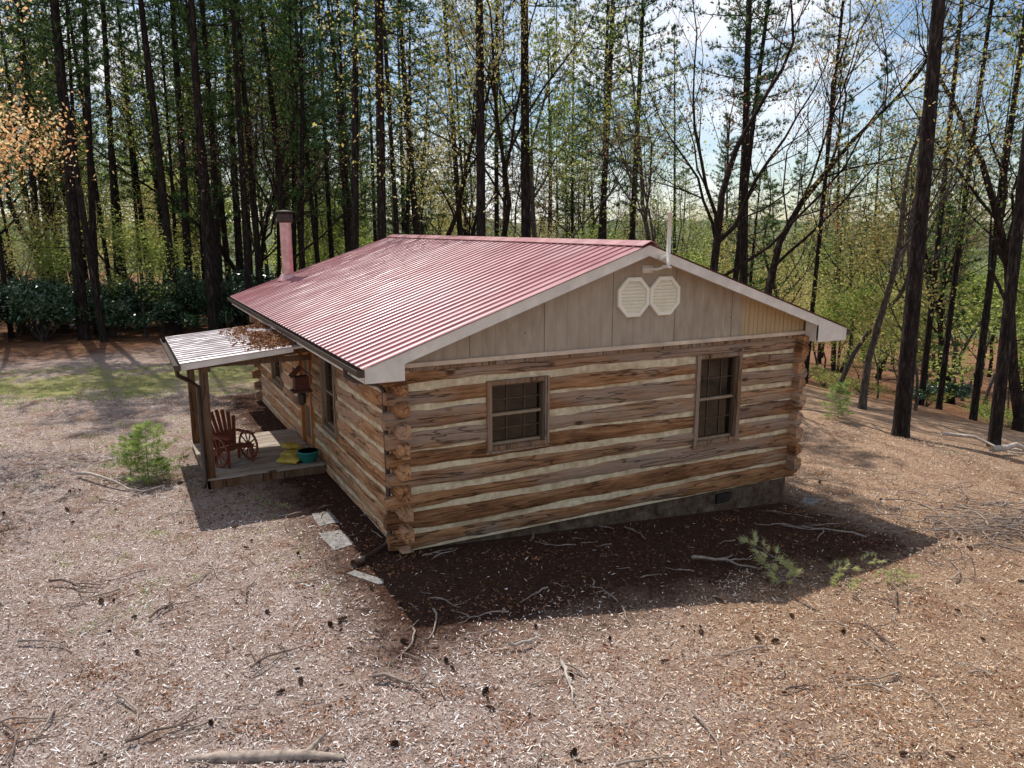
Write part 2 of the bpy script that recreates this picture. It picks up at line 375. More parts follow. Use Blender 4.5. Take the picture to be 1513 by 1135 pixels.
def gutter(name,x,y0,y1,z,s=-1,mat=M_brown):
    mb=MB(); w=.11
    pr=[(x,z+.09),(x,z),(x+s*w*.75,z),(x+s*w,z+.05),(x+s*w,z+.095),(x+s*(w-.015),z+.095),(x+s*(w-.015),z+.05),(x+s*w*.7,z+.012),(x+s*.01,z+.012),(x+s*.01,z+.09)]
    mb.prism_xz(pr,y0,y1); mb.prism_xz([pr[i] for i in (0,1,2,3,4)],y0-.004,y0); mb.prism_xz([pr[i] for i in (0,1,2,3,4)],y1,y1+.004)
    return obj(name,mb.mesh(name,[mat]),cabin)
gutter('eave_gutter',XL-.022,Y0-.02,Y1,2.69); gutter('eave_gutter',XE+.022,Y0-.02,Y1,2.69,1)
mb=MB(); mb.tube([(XL-.08,.35,2.70),(XL-.08,.35,2.60),(XL+.02,.3,2.54),(-.16,.22,2.46),(-.09,.2,2.36),(-.075,.2,1.2),(-.075,.2,.22),(-.14,.16,.1),(-.62,-.12,.06)],[.038]*9,8); mb.tube([(-.58,-.10,.065),(-.72,-.18,.06)],[.06,.065],12); 
obj('downspout',mb.mesh('downspout',[M_brown],smooth=True),cabin)
mb=MB()
for cx in (3.935,4.545):
    cz=3.53; r=.325
    def oc(rr,y): return [(cx+rr*math.cos(R(22.5+45*i)),y,cz+rr*1.04*math.sin(R(22.5+45*i))) for i in range(8)]
    vs=oc(r,-.036)+oc(r,-.075)+oc(r*.97,-.085)+oc(r*.80,-.085)+oc(r*.78,-.055)
    fs=[]
    for a in range(4):
        for i in range(8): j=(i+1)%8; fs.append((a*8+i,a*8+j,(a+1)*8+j,(a+1)*8+i))
    fs.append(tuple(range(32,40))); mb.add(vs,fs,0)
    for i in range(9):
        z=cz-.22+i*.054; hw=.232
        if abs(z-cz)>.1: hw=.232-(abs(z-cz)-.1)*1.0
        M=Matrix.Translation((cx,-.066,z))@Matrix.Rotation(R(-38),4,'X')
        mb.box(-hw,hw,-.022,.022,-.004,.004,0,M)
obj('octagonal_gable_vents',mb.mesh('vents',[M_vent]),cabin)
mb=MB(); mb.tube([(4.27,-.46,4.02),(4.27,-.46,4.83)],[.032,.032],10,0); mb.tube([(4.27,-.46,4.83),(4.27,-.46,4.85)],[.036,.02],10,0)
mb.tube([(4.27,-.46,4.14),(4.27,-.44,4.02),(4.2,-.3,3.97),(4.12,-.04,3.96)],[.022]*4,8,0); mb.box(4.16,4.38,-.40,-.37,4.12,4.19,0); mb.box(4.1,4.3,-.055,-.036,3.9,4.02,0); mb.tube([(4.2,-.42,4.02),(4.36,-.42,4.0)],[.02,.02],8,0)
obj('service_mast',mb.mesh('mast',[M_pole],smooth=True),cabin)
mb=MB(); cx,cy=.85,11.05; zb=zt(cx)
mb.tube([(cx,cy,zb-.1),(cx,cy,zb+1.5)],[.145,.145],20,0); mb.tube([(cx,cy,zb-.05),(cx,cy,zb+.1),(cx,cy,zb+.13)],[.28,.19,.15],20,0)
mb.tube([(cx,cy,zb+.75),(cx,cy,zb+.79)],[.152,.152],20,0)
mb.tube([(cx,cy,zb+1.44),(cx,cy,zb+1.48),(cx,cy,zb+1.66),(cx,cy,zb+1.70)],[.16,.20,.20,.15],20,1); mb.tube([(cx,cy,zb+1.70),(cx,cy,zb+1.73),(cx,cy,zb+1.76)],[.24,.24,.05],20,1)
obj('stove_pipe_chimney',mb.mesh('chim',[M_metal,M_cap],smooth=False),cabin)
# porch
PXL=-2.42
ribbed('porch_metal_roof',PXL-.03,2.40,-.15,2.60,3.66,7.26,M_proof,hr=.02)
mb=MB(); mb.prism_xz([(PXL,2.385),(-.15,2.585),(-.15,2.545),(PXL,2.345)],3.7,7.22,0)
mb.box(PXL-.02,PXL,3.68,7.24,2.27,2.385,0)
mb.prism_xz([(PXL,2.39),(-.6,2.55),(-.6,2.46),(PXL,2.28)],3.68,3.70,0); mb.prism_xz([(PXL,2.39),(-.5,2.56),(-.5,2.46),(PXL,2.28)],7.22,7.24,0)
mb.box(-2.12,-1.98,3.8,7.1,2.2,2.345,1)
for y in np.arange(3.9,7.1,.6): mb.prism_xz([(-2.3,2.35),(-.2,2.54),(-.2,2.42),(-2.3,2.23)],y,y+.045,1)
for y in (4.28,6.9): mb.box(-2.12,-1.98,y-.07,y+.07,.2,2.2,1)
for y in (4.28,6.9): mb.box(-2.1,-.16,y-.02,y+.03,2.2,2.3,1)
obj('porch_frame',mb.mesh('porch_frame',[M_white,M_post]),cabin)
gutter('porch_gutter',PXL-.022,3.66,7.24,2.28,-1,M_brown)
mb=MB(); mb.tube([(PXL-.08,3.8,2.30),(PXL-.07,3.82,2.18),(PXL+.1,4.0,2.05),(-2.16,4.14,1.9),(-2.16,4.16,1.2),(-2.16,4.16,.2),(-2.2,4.1,.08)],[.038]*7,8)
obj('porch_downspout',mb.mesh('porch_ds',[M_brown],smooth=True),cabin)
mb=MB(); y=4.2
while y<7.05:
    mb.cr=random.random(); mb.box(-2.14,-.03,y,y+.135,.165+.004*random.random(),.20,0); y+=.14
mb.box(-2.12,-2.08,4.22,7.05,-.02,.16,1); mb.box(-2.12,-.03,4.22,4.26,-.02,.16,1); mb.box(-2.12,-.03,7.0,7.04,-.02,.16,1)
obj('porch_deck',mb.mesh('porch_deck',[M_deck,M_post]),cabin)
pts=[]
for i in range(2600):
    x=random.gauss(-.75,.28); y=random.uniform(3.75,7.1)
    if x<-.52 and x>-1.5 and noise.noise(Vector((x*2,y*1.3,3)))>-.15: pts.append((x,y,2.40+(x+2.45)*.0877+.012+random.random()*.035))
M_litter=simple('dry_leaf_litter',(.24,.115,.055),.9,.1,.5,30)
obj('roof_leaf_debris',MB().mesh('debris',[M_litter],extra=[(leafquads(np.array(pts),.035,.5,.4),0)]),cabin)
# ---------------------------------------------------------------- porch things
M_redwood=simple('red_stained_wood',(.20,.055,.03),.6,.3,.3,14)
ch=empty('wagon_wheel_chair',(-1.55,5.0,.2),(0,0,R(28)))
def wheel(x):
    mb=MB(); N=28; r=.27
    pts=[(x,r*math.cos(2*math.pi*i/N),.29+r*math.sin(2*math.pi*i/N)) for i in range(N+1)]
    mb.tube(pts,[.022]*(N+1),6,cap=False); mb.tube([(x-.05,0,.29),(x+.05,0,.29)],[.05,.05],12)
    for i in range(10):
        q=2*math.pi*i/10; mb.tube([(x,0,.29),(x,r*math.cos(q),.29+r*math.sin(q))],[.014,.014],5)
    return mb
for x in (-.33,.33): obj('wheel',wheel(x).mesh('wheel',[M_redwood]),ch)
mb=MB()
for i in range(6): mb.box(-.29,.29,-.24+i*.085,-.165+i*.085,.33-i*.012,.35-i*.012)
obj('seat',mb.mesh('seat',[M_redwood]),ch)
mb=MB()
for i in range(7):
    u=(i-3)/3; M=Matrix.Translation((u*.19,.24,.30))@Matrix.Rotation(R(-18),4,'X')@Matrix.Rotation(R(u*14),4,'Y')
    h=.72-.16*u*u; mb.box(-.036,.036,-.01,.01,0,h,0,M)
M=Matrix.Translation((0,.31,.55))@Matrix.Rotation(R(-18),4,'X'); mb.box(-.28,.28,.01,.03,-.03,.03,0,M)
obj('backrest',mb.mesh('backrest',[M_redwood]),ch)
mb=MB()
for x in (-.26,.26): mb.box(x-.02,x+.02,-.22,-.18,0,.35); mb.box(x-.02,x+.02,.2,.24,0,.3); mb.box(x-.05,x+.05,-.26,.26,.56,.58)
obj('legs_and_arms',mb.mesh('legs',[M_redwood]),ch)
M_teal=simple('teal_glaze',(.015,.17,.14),.35,.5,.15,6)
mb=MB(); prof=[(.10,0),(.15,.04),(.19,.12),(.20,.19),(.21,.20),(.21,.225),(.185,.225),(.175,.17),(0.001,.17)]
mb.tube([(0,0,p[1]) for p in prof],[p[0] for p in prof],24,0,cap=True); obj('teal_flower_pot',mb.mesh('pot',[M_teal],smooth=True),None,(-.28,4.45,.2))
M_yel=simple('yellow_bag_plastic',(.50,.37,.07),.45,.4,.5,9)
def bag(sx,sy,sz,seed):
    mb=MB(); nu,nv=28,16; vs=[];fs=[]
    for j in range(nv+1):
        p=math.pi*j/nv-math.pi/2
        for i in range(nu):
            q=2*math.pi*i/nu
            c=lambda t,e: math.copysign(abs(t)**e,t)
            x=c(math.cos(p),.5)*c(math.cos(q),.45); y=c(math.cos(p),.5)*c(math.sin(q),.45); z=c(math.sin(p),.8)
            k=1+.2*noise.noise(Vector((x*3,y*3,z*2+seed)))
            vs.append((x*sx*k,y*sy*k,sz+z*sz*k*(1-.5*max(abs(x),abs(y))**4)+.02*noise.noise(Vector((x*6,y*6,seed)))))
    for j in range(nv):
        for i in range(nu): fs.append((j*nu+i,j*nu+(i+1)%nu,(j+1)*nu+(i+1)%nu,(j+1)*nu+i))
    mb.add(vs,fs); return mb.mesh('bag',[M_yel],smooth=True)
obj('yellow_soil_bag',bag(.26,.17,.08,1),None,(-.45,4.85,.2),(0,0,.4)); obj('yellow_soil_bag',bag(.22,.15,.06,5),None,(-.62,4.55,.2),(0,0,-.5)); obj('yellow_soil_bag',bag(.18,.14,.06,9),None,(-.5,4.98,.35),(0,.15,.2))
bf=MB(); bf.tube([(0,0,.55),(0,0,1.0)],[.006,.006],5,1); bf.prism_xz([(-.2,.36),(0,.55),(.2,.36),(.17,.36),(0,.51),(-.17,.36)],-.15,.15,0); bf.box(-.13,.13,-.1,.1,.1,.36,0); bf.box(-.18,.18,-.15,.15,.06,.1,0)
bf.tube([(0,0,.06),(0,0,-.02),(0,0,-.16),(0,0,-.2)],[.05,.09,.08,.03],10,1); obj('hanging_bird_feeder',bf.mesh('feeder',[simple('dark_red_wood',(.10,.03,.02),.6,.3,.4,12),M_brown]),None,(-.32,4.55,1.5))
M_stone=simple('grey_flagstone',(.22,.205,.19),.9,.2,.55,11,bump=.8)
def slab(cx,cy,a,b,h,rot,seed):
    rr=random.Random(seed); poly=[]
    for (u,v) in ((-1,-1),(0,-1.05),(1,-.9),(1.05,0),(.95,1),(0,.95),(-.95,1.02),(-1.04,.1)):
        x=u*a*(.88+.24*rr.random()); y=v*b*(.88+.24*rr.random()); poly.append((cx+x*math.cos(rot)-y*math.sin(rot),cy+x*math.sin(rot)+y*math.cos(rot)))
    n=8; mb=MB(); z=g1(cx,cy)
    vs=[(p[0],p[1],z-.05) for p in poly]+[(p[0],p[1],z+h*.8) for p in poly]+[(cx+(p[0]-cx)*.95,cy+(p[1]-cy)*.95,z+h) for p in poly]
    fs=[(i,(i+1)%n,(i+1)%n+n,i+n) for i in range(n)]+[(i+n,(i+1)%n+n,(i+1)%n+2*n,i+2*n) for i in range(n)]+[tuple(range(2*n,3*n))]
    mb.add(vs,fs); return mb.mesh('slab',[M_stone])
for (x,y,a,b,s,ro) in ((-.68,.9,.17,.36,1,.05),(-.62,1.85,.15,.30,2,.0),(-.66,-.55,.07,.30,3,.5),(8.2,-.05,.2,.14,5,.5)): obj('flagstone',slab(x,y,a,b,.014,ro,s))
# ---------------------------------------------------------------- ground
def gcoords():
    def ax(lo,hi,st,far,n):
        core=np.arange(lo,hi+1e-6,st); t=np.linspace(0,1,n+1)[1:]
        return np.concatenate([(lo-(far*(t**3)+t*n*st*.8))[::-1],core,hi+(far*(t**3)+t*n*st*.8)])
    return ax(-12,20,.2,650,50),ax(-9,26,.2,650,50)
gx,gy=gcoords(); XX,YY=np.meshgrid(gx,gy,indexing='ij'); ZZ=gz(XX,YY); nx,ny=XX.shape
V=np.stack([XX,YY,ZZ],-1).reshape(-1,3); I=np.arange(nx*ny).reshape(nx,ny)
F=np.stack([I[:-1,:-1],I[1:,:-1],I[1:,1:],I[:-1,1:]],-1).reshape(-1,4)
me=bpy.data.meshes.new('ground'); me.vertices.add(len(V)); me.vertices.foreach_set('co',V.astype(np.float32).ravel()); me.loops.add(F.size); me.loops.foreach_set('vertex_index',F.astype(np.int32).ravel()); me.polygons.add(len(F)); me.polygons.foreach_set('loop_start',(np.arange(len(F))*4).astype(np.int32)); me.polygons.foreach_set('use_smooth',np.ones(len(F),bool)); me.update(calc_edges=True)
def groundmat():
    m=Mat('forest_ground',.95,.08); v=m.co(); tc=m.n('TexCoord'); sx=m.n('SeparateXYZ'); m.L(tc.outputs['Object'],sx.inputs[0]); X,Y=sx.outputs[0],sx.outputs[1]
    big=m.noise(v,.35,4,.6); med=m.noise(v,1.6,7,.72); fine=m.noise(v,24,5,.7); v2=m.co((1,2.6,1),rot=(0,0,.6)); v3=m.co((2.6,1,1),rot=(0,0,.3))
    st1=m.noise(v2,28,4,.75); st2=m.noise(v3,24,4,.75); st=m.math('MAXIMUM',st1,st2); vc=m.vor(v,34,out=1)
    hs=m.n('SeparateColor'); m.L(vc,hs.inputs[0])
    chips=m.ramp(st,[(.45,(.15,.09,.067)),(.52,(.45,.33,.27)),(.59,(.70,.575,.505)),(.67,(.85,.77,.71))])
    chips=m.mix(m.math('MULTIPLY',hs.outputs[0],.25),chips,(.44,.31,.25))
    need=m.ramp(st,[(.45,(.14,.07,.038)),(.52,(.45,.28,.175)),(.60,(.69,.495,.345)),(.69,(.83,.69,.54))])
    need=m.mix(m.math('MULTIPLY',hs.outputs[0],.25),need,(.45,.27,.16))
    zone=m.math('ADD',X,m.math('MULTIPLY',m.math('SUBTRACT',big,.5),9)); c=m.mix(m.mr(zone,-1.2,3.6),chips,need)
    c=m.mix(m.mr(med,.48,.66,0,.75),c,(.29,.155,.095)); c=m.mix(m.mr(m.noise(v,5,5,.72),.54,.68,0,.55),c,(.19,.10,.065))
    gsp=m.noise(v,.7,5,.75); gl=m.math('MULTIPLY',m.mr(gsp,.60,.68,0,.5),m.mr(X,-1.5,-3.0)); c=m.mix(gl,c,(.30,.29,.11))
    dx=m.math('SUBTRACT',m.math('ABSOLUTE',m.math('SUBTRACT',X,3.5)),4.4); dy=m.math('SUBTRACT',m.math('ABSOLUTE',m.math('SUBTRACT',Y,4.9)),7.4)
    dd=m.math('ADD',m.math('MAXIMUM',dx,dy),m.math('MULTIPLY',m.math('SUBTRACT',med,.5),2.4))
    c=m.mix(m.mr(dd,-.3,.6,.94,0),c,m.ramp(fine,[(.35,(.025,.010,.006)),(.6,(.085,.034,.020)),(.75,(.20,.11,.07))]))  # red-brown mulch, widened so its dark colour deepens the cabin's cast shadow
    gd=m.math('ABSOLUTE',m.math('SUBTRACT',Y,15.7)); gg=m.math('ADD',gd,m.math('MULTIPLY',m.math('SUBTRACT',m.noise(v,.9,5,.7),.5),13)); 
    gm=m.mr(gg,.8,2.8,.85,0); c=m.mix(gm,c,m.ramp(fine,[(.3,(.17,.17,.04)),(.55,(.42,.40,.14)),(.7,(.62,.56,.33))]))
    fl=m.math('MAXIMUM',m.mr(m.math('ADD',Y,m.math('MULTIPLY',m.math('SUBTRACT',big,.5),6)),20,23),m.mr(m.math('ADD',X,m.math('MULTIPLY',m.math('SUBTRACT',big,.5),8)),20,25))
    c=m.mix(fl,c,m.ramp(med,[(.3,(.10,.04,.022)),(.55,(.26,.125,.07)),(.7,(.24,.20,.08))])); m.base(c)
    h=m.math('ADD',m.math('MULTIPLY',st,1.2),m.math('ADD',m.math('MULTIPLY',fine,.5),m.math('MULTIPLY',med,1.4))); m.bump(h,.9,.06); return m.m
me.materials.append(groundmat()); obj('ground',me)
def attrmat(name,rough=.9):
    m=Mat(name,rough,.15); m.base(m.attr('col','Color')); return m.m
M_attr=attrmat('litter_pieces')
def inhouse(x,y): return (x>-.05)&(x<W_+.05)&(y>-.02)&(y<L_+.05)
def scatter(n,far,p=1.0):
    d=1.5+(far-1.5)*rng.random(n)**p; a=R(90-27.2)+(rng.random(n)-.5)*R(125)
    x=-3.36+np.cos(a)*d; y=-10.08+np.sin(a)*d
    k=~inhouse(x,y)&~((x>-2.14)&(x<0)&(y>4.2)&(y<7.1)); return x[k],y[k]
x,y=scatter(290000,24,.85); n=len(x)
ang=rng.random(n)*math.pi; big=rng.random(n)<.05; Ln=.008+.024*rng.random(n)**1.6; Ln[big]*=1.9; Wd=.0024+.0054*rng.random(n)**1.4; z=gz(x,y)+.004+.020*rng.random(n)
tilt=rng.normal(size=n)*.32
u=np.stack([np.cos(ang),np.sin(ang),tilt],-1)*Ln[:,None]; w=np.stack([-np.sin(ang),np.cos(ang),rng.normal(size=n)*.6],-1)*Wd[:,None]; C=np.stack([x,y,z],-1)
A=np.stack([C-u-w*.7,C+u-w*.5,C+u*.9+w*.8,C-u*.8+w],1)
zone=np.clip((x+1.5*np.sin(y*.7)+1.2)/4.0,0,1)
cl=np.array([[.90,.84,.79],[.70,.58,.51],[.40,.25,.19],[.10,.05,.035],[.55,.42,.35]]); cn=np.array([[.86,.74,.60],[.66,.47,.31],[.45,.24,.12],[.11,.055,.03],[.52,.33,.20]])
ki=rng.choice(5,n,p=[.22,.25,.18,.16,.19]); col=cl[ki]*(1-zone)[:,None]+cn[ki]*zone[:,None]
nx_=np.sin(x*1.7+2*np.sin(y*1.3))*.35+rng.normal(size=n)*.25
near=(x>-.95+nx_)&(x<W_+.6+nx_)&(y>-2.5+nx_)&(y<L_+1)|((x>-2.6)&(x<0)&(y>2.4)&(y<7.5)); kk=near&(rng.random(n)<.95); col[kk]=cn[rng.choice([2,3,3,3],kk.sum())]*.5  # chips darkened for mulch, with cabin and porch cast shadows painted in
col*= (.72+.48*rng.random(n))[:,None]
col=np.concatenate([np.clip(col,0,.9),np.ones((n,1))],1)
obj('wood_chip_litter',MB().mesh('chips',[M_attr],extra=[(A,0)],col=np.repeat(col,4,axis=0)))
cxs,cys=scatter(420,18); P=[]
for a,b in zip(cxs,cys):
    k=rng.integers(10,70); P.append(np.stack([a+rng.normal(size=k)*.2,b+rng.normal(size=k)*.13],-1))
P=np.concatenate(P); k=~inhouse(P[:,0],P[:,1]); P=P[k]; P=np.column_stack([P,gz(P[:,0],P[:,1])+.012+.02*rng.random(len(P))])
obj('dead_leaf_litter',MB().mesh('dead',[simple('dead_leaf',(.27,.12,.06),.9,.1,.6,9)],extra=[(leafquads(P,.021,.5,.55),0)]))
M_twig=simple('grey_twig_bark',(.30,.235,.19),.9,.15,.45,14)
def stick(mb,x,y,ang,L,r,sub=2,lift=.02):
    n=7; pts=[]; a=ang
    for i in range(n):
        pts.append((x,y,g1(x,y)+lift+r+.01+random.random()*r*2+ (.02*math.sin(i))*L)); a+=random.gauss(0,.25); x+=math.cos(a)*L/n; y+=math.sin(a)*L/n
    mb.cr=random.random(); mb.tube(pts,[r*(1-.7*i/(n-1)) for i in range(n)],5)
    for k in range(sub):
        i=random.randint(1,n-2); p=pts[i]; stick(mb,p[0],p[1],ang+random.choice([-1,1])*random.uniform(.4,.9),L*.5,r*.6,0,lift)
mb=MB()
xs,ys=scatter(760,18)
for x,y in zip(xs,ys):
    L=.10+.8*random.random()**2.4; stick(mb,x,y,random.random()*6.28,L,.004+.013*L,random.choice([0,0,1,2]),.0)
obj('fallen_twigs',mb.mesh('twigs',[M_twig],smooth=True))
M_pale=simple('pale_dead_wood',(.46,.39,.32),.85,.2,.4,10,bump=.5); M_dtw=simple('dark_twig_bark',(.17,.12,.095),.9,.15,.45,14)
def branch(name,x,y,a,L,r,sub,mat=M_twig,seed=0,lift=.01):
    mb=MB(); random.seed(seed); stick(mb,x,y,a,L,r,sub,lift); obj(name,mb.mesh(name,[mat],smooth=True))
branch('fallen_branch',-4.2,5.76,R(-37),2.3,.035,1,M_pale,3)
for (x,y,a,L,r,s,mt,sd_) in ((.65,-3.45,-120,.65,.026,2,M_pale,4),(-1.3,-2.9,-20,.8,.022,3,M_twig,5),(.25,-2.95,-40,.6,.022,1,M_pale,15),(3.9,-1.75,-25,1.2,.03,2,M_twig,6),(15.5,.9,-20,3.5,.09,1,M_pale,7),(-3.3,-.6,40,.9,.018,2,M_dtw,8),(-4.6,-2.2,-60,.9,.018,2,M_dtw,9),(-3.6,-3.0,20,.8,.018,2,M_dtw,10),(-2.4,-2.2,70,.8,.017,3,M_dtw,11),(4.6,-4.6,100,.9,.017,3,M_dtw,12),(5.6,-3.9,60,1.2,.016,3,M_dtw,13),(7.5,-1.9,150,1.6,.02,3,M_twig,14),(17,3.2,-50,3,.06,1,M_pale,17),(-6.0,3.4,20,1.2,.02,2,M_dtw,18),(2.5,-4.9,10,.5,.014,2,M_dtw,19),(-4.4,.9,-10,1.1,.018,3,M_dtw,20),(-2.2,-.6,100,.7,.014,2,M_dtw,21),(7.2,-3.6,15,1.3,.016,3,M_twig,22)):
    branch('fallen_branch',x,y,R(a),L,r,s,mt,sd_)
mb=MB(); random.seed(5)
for i in range(70): stick(mb,random.gauss(9.9,.9),random.gauss(-2.3,.5),random.gauss(R(-30),.8),random.uniform(.6,2.2),random.uniform(.007,.018),3,random.uniform(0,.28))
for i in range(16): stick(mb,random.gauss(8.4,.5),random.gauss(-1.7,.4),random.gauss(R(160),.8),random.uniform(.4,1.3),random.uniform(.005,.012),2,random.uniform(0,.12))
for i in range(16): stick(mb,random.gauss(11.5,1.2),random.gauss(-.6,.8),random.random()*6,random.uniform(.8,2.2),random.uniform(.006,.014),3,random.uniform(0,.1))
obj('brush_pile',mb.mesh('brush_pile',[M_twig],smooth=True))
mb=MB(); mb.tube([(-3.15,-3.42,.04),(-2.9,-3.54,.06),(-2.55,-3.70,.055),(-2.2,-3.86,.06),(-1.9,-4.02,.04)],[.03,.05,.058,.045,.025],10); mb.tube([(-2.2,-3.86,.08),(-2.0,-3.76,.14)],[.028,.013],8)
obj('fallen_log',mb.mesh('fallen_log',[simple('weathered_log_grey',(.34,.27,.22),.9,.15,.55,16,bump=.8)],smooth=True))
M_cone=simple('pine_cone_scales',(.11,.060,.038),.8,.2,.6,40)
P=[]
xs,ys=scatter(300,17)
clus=[]
for x,y in zip(xs,ys):
    clus.append((x,y))
    if random.random()<.25: clus.append((x+random.gauss(0,.12),y+random.gauss(0,.12)))
for x,y in clus:
    if inhouse(x,y): continue
    a=random.random()*6.28; c=np.array([x,y,g1(x,y)+.03]); ax=np.array([math.cos(a),math.sin(a),random.uniform(-.2,.3)]); s=random.uniform(.45,1.1)
    b1=np.array([-ax[1],ax[0],0]); b2=np.array([0,0,1.])
    for k in range(40):
        t=k/39; q=k*2.4; rad=.030*s*math.sin(math.pi*(t*.85+.1))**.8; ce=c+ax*(t-.5)*.10*s
        dr=b1*math.cos(q)+b2*math.sin(q); tg=-b1*math.sin(q)+b2*math.cos(q)
        P.append([ce+dr*rad*.3-tg*.010*s,ce+dr*rad*.3+tg*.010*s,ce+dr*rad+ax*.014*s+tg*.008*s,ce+dr*rad+ax*.014*s-tg*.008*s])
obj('pine_cones',MB().mesh('cones',[M_cone],extra=[(np.array(P),0)]))
# ---------------------------------------------------------------- foliage materials
def leafmat(name,stops,trans=.45,rough=.55,spec=.35):
    m=Mat(name,rough,spec); oi=m.n('ObjectInfo')
    f=m.math('ADD',.2,m.math('ADD',m.math('MULTIPLY',m.attr('rnd'),.6),m.math('MULTIPLY',m.math('SUBTRACT',oi.outputs['Random'],.5),.3)))
    c=m.ramp(f,stops); m.base(c)
    if trans>0:
        tr=m.n('BsdfTranslucent'); m.L(c,tr.inputs[0]); mx=m.n('MixShader'); mx.inputs[0].default_value=trans
        out=m.nt.nodes['Material Output']; m.L(m.b.outputs[0],mx.inputs[1]); m.L(tr.outputs[0],mx.inputs[2]); m.L(mx.outputs[0],out.inputs[0])
    return m.m
M_needle=leafmat('pine_needles',[(.2,(.020,.055,.016)),(.5,(.058,.13,.034)),(.8,(.16,.27,.07))],.35)
M_leafg=leafmat('spring_leaf_green',[(.2,(.12,.19,.03)),(.5,(.30,.38,.07)),(.8,(.54,.57,.17))],.6)
M_leafy=leafmat('spring_leaf_yellow',[(.2,(.32,.28,.06)),(.5,(.56,.48,.15)),(.8,(.72,.63,.30))],.55)
M_leafo=leafmat('maple_leaf_orange',[(.2,(.60,.24,.09)),(.5,(.80,.48,.22)),(.8,(.84,.70,.38))],.55)
M_leafr=leafmat('red_bud',[(.2,(.26,.09,.05)),(.5,(.45,.22,.14)),(.8,(.55,.36,.25))],.4)
M_rhod=leafmat('rhododendron_leaf',[(.2,(.012,.034,.012)),(.5,(.036,.085,.028)),(.8,(.09,.15,.07))],.15,.22,.9)
M_yneedle=leafmat('young_pine_needles',[(.2,(.16,.26,.055)),(.5,(.34,.45,.12)),(.8,(.58,.62,.28))],.5)
M_paleg=leafmat('pale_pine_sprig',[(.2,(.38,.40,.14)),(.5,(.62,.62,.27)),(.8,(.80,.78,.44))],.4)
def barkmat(name,c0,c1,c2):
    m=Mat(name,.95,.1); v=m.co((1,1,.22)); n=m.noise(v,14,5,.65,.4)
    c=m.ramp(n,[(.35,c0),(.55,c1),(.72,c2)]); m.base(c); m.bump(n,1,.06); return m.m
M_pbark=barkmat('pine_bark',(.012,.009,.008),(.036,.027,.023),(.11,.088,.075)); M_hbark=barkmat('hardwood_bark',(.04,.034,.028),(.11,.092,.078),(.24,.205,.175)); M_dbark=barkmat('dark_hardwood_bark',(.012,.009,.007),(.038,.026,.02),(.09,.065,.053))
# ---------------------------------------------------------------- trees
def pine_mesh(name,H,cb,Rr,seed,K=12,dead=26,r0=.2,dens=4.3,nl=.22,nw=.040,wv=1.0):
    rd=random.Random(seed); mb=MB(); n=14
    ph=rd.random()*6; am=(.12+.15*rd.random())*min(1,H/12)*wv
    def tp(z): t=z/H; return Vector((am*math.sin(t*3+ph)-am*math.sin(ph),am*math.cos(t*2.3+ph)-am*math.cos(ph),z))
    zs=[0,.25 if H>3 else .05]+[H*i/n for i in range(1,n+1)]
    mb.tube([tp(z)-Vector((0,0,(.3 if H>3 else .03) if i==0 else 0)) for i,z in enumerate(zs)],[r0*1.4 if i==0 else (r0*1.1 if i==1 else r0*(1-z/H)**.75+.1*r0) for i,z in enumerate(zs)],10)
    TC=[];TD=[]
    for i in range(dead):
        z=rd.uniform(1.5,cb+2); a=rd.random()*6.28; L=rd.uniform(.4,2.1)*(.5+.5*z/cb); p=tp(z); d=Vector((math.cos(a),math.sin(a),rd.uniform(-.35,.2)))
        p1=p+d*L*.5; p2=p1+(d+Vector((rd.gauss(0,.3),rd.gauss(0,.3),rd.gauss(-.1,.2))))*L*.5
        mb.tube([p,p1,p2],[.02,.013,.005],4,cap=False)
        if rd.random()<.6: mb.tube([p1,p1+Vector((rd.gauss(0,.4),rd.gauss(0,.4),rd.gauss(0,.15)))],[.01,.004],3,cap=False)
    nb=int((H-cb)*dens)
    for i in range(nb):
        t=(i+rd.random())/nb; z=cb+(H-cb)*.99*t; a=i*2.4+rd.gauss(0,.4)
        L=(Rr*(.6+.4*min(1,t*3))*(1-t)**.7+.12*Rr)*rd.uniform(.5,1.25)
        d=Vector((math.cos(a),math.sin(a),rd.uniform(-.05,.25)+.3*t)); p=tp(z); pts=[p]; q=p.copy(); m_=5
        for k in range(m_):
            q=q+d*L/m_; d=(d+Vector((rd.gauss(0,.1),rd.gauss(0,.1),.04))).normalized(); pts.append(q.copy())
        br=.033 if r0>.05 else .005
        mb.tube(pts,[br*(1-k/m_*.85)*(L/Rr*.6+.4) for k in range(m_+1)],4,cap=False)
        side=Vector((-d.y,d.x,0)).normalized()
        for k in range(1,m_+1):
            for sg in (-1,1):
                if rd.random()<.2: continue
                sL=L*.38*(1.15-k/m_*.75)*rd.uniform(.6,1.2); sd=(d*.75+side*sg*.8+Vector((0,0,rd.uniform(-.1,.2)))).normalized(); e=pts[k]+sd*sL
                mb.tube([pts[k],e],[br*.35,br*.12],3,cap=False)
                m2=max(2,int(sL/.24))
                jt=.05 if r0>.05 else .008
                for j in range(1,m2+1): TC.append(pts[k]+sd*sL*j/m2+Vector((rd.gauss(0,jt),rd.gauss(0,jt),rd.gauss(0,jt)))); TD.append(sd+Vector((0,0,.35)))
        TC.append(pts[-1]); TD.append(d)
    A=needles(np.array([tuple(v) for v in TC]),np.array([tuple(v) for v in TD]),K,nl,nw,.75)
    return mb.mesh(name,[M_pbark if r0>.05 else M_twig,M_needle],smooth=True,extra=[(A,1,np.repeat(rng.random(len(TC)),K))])
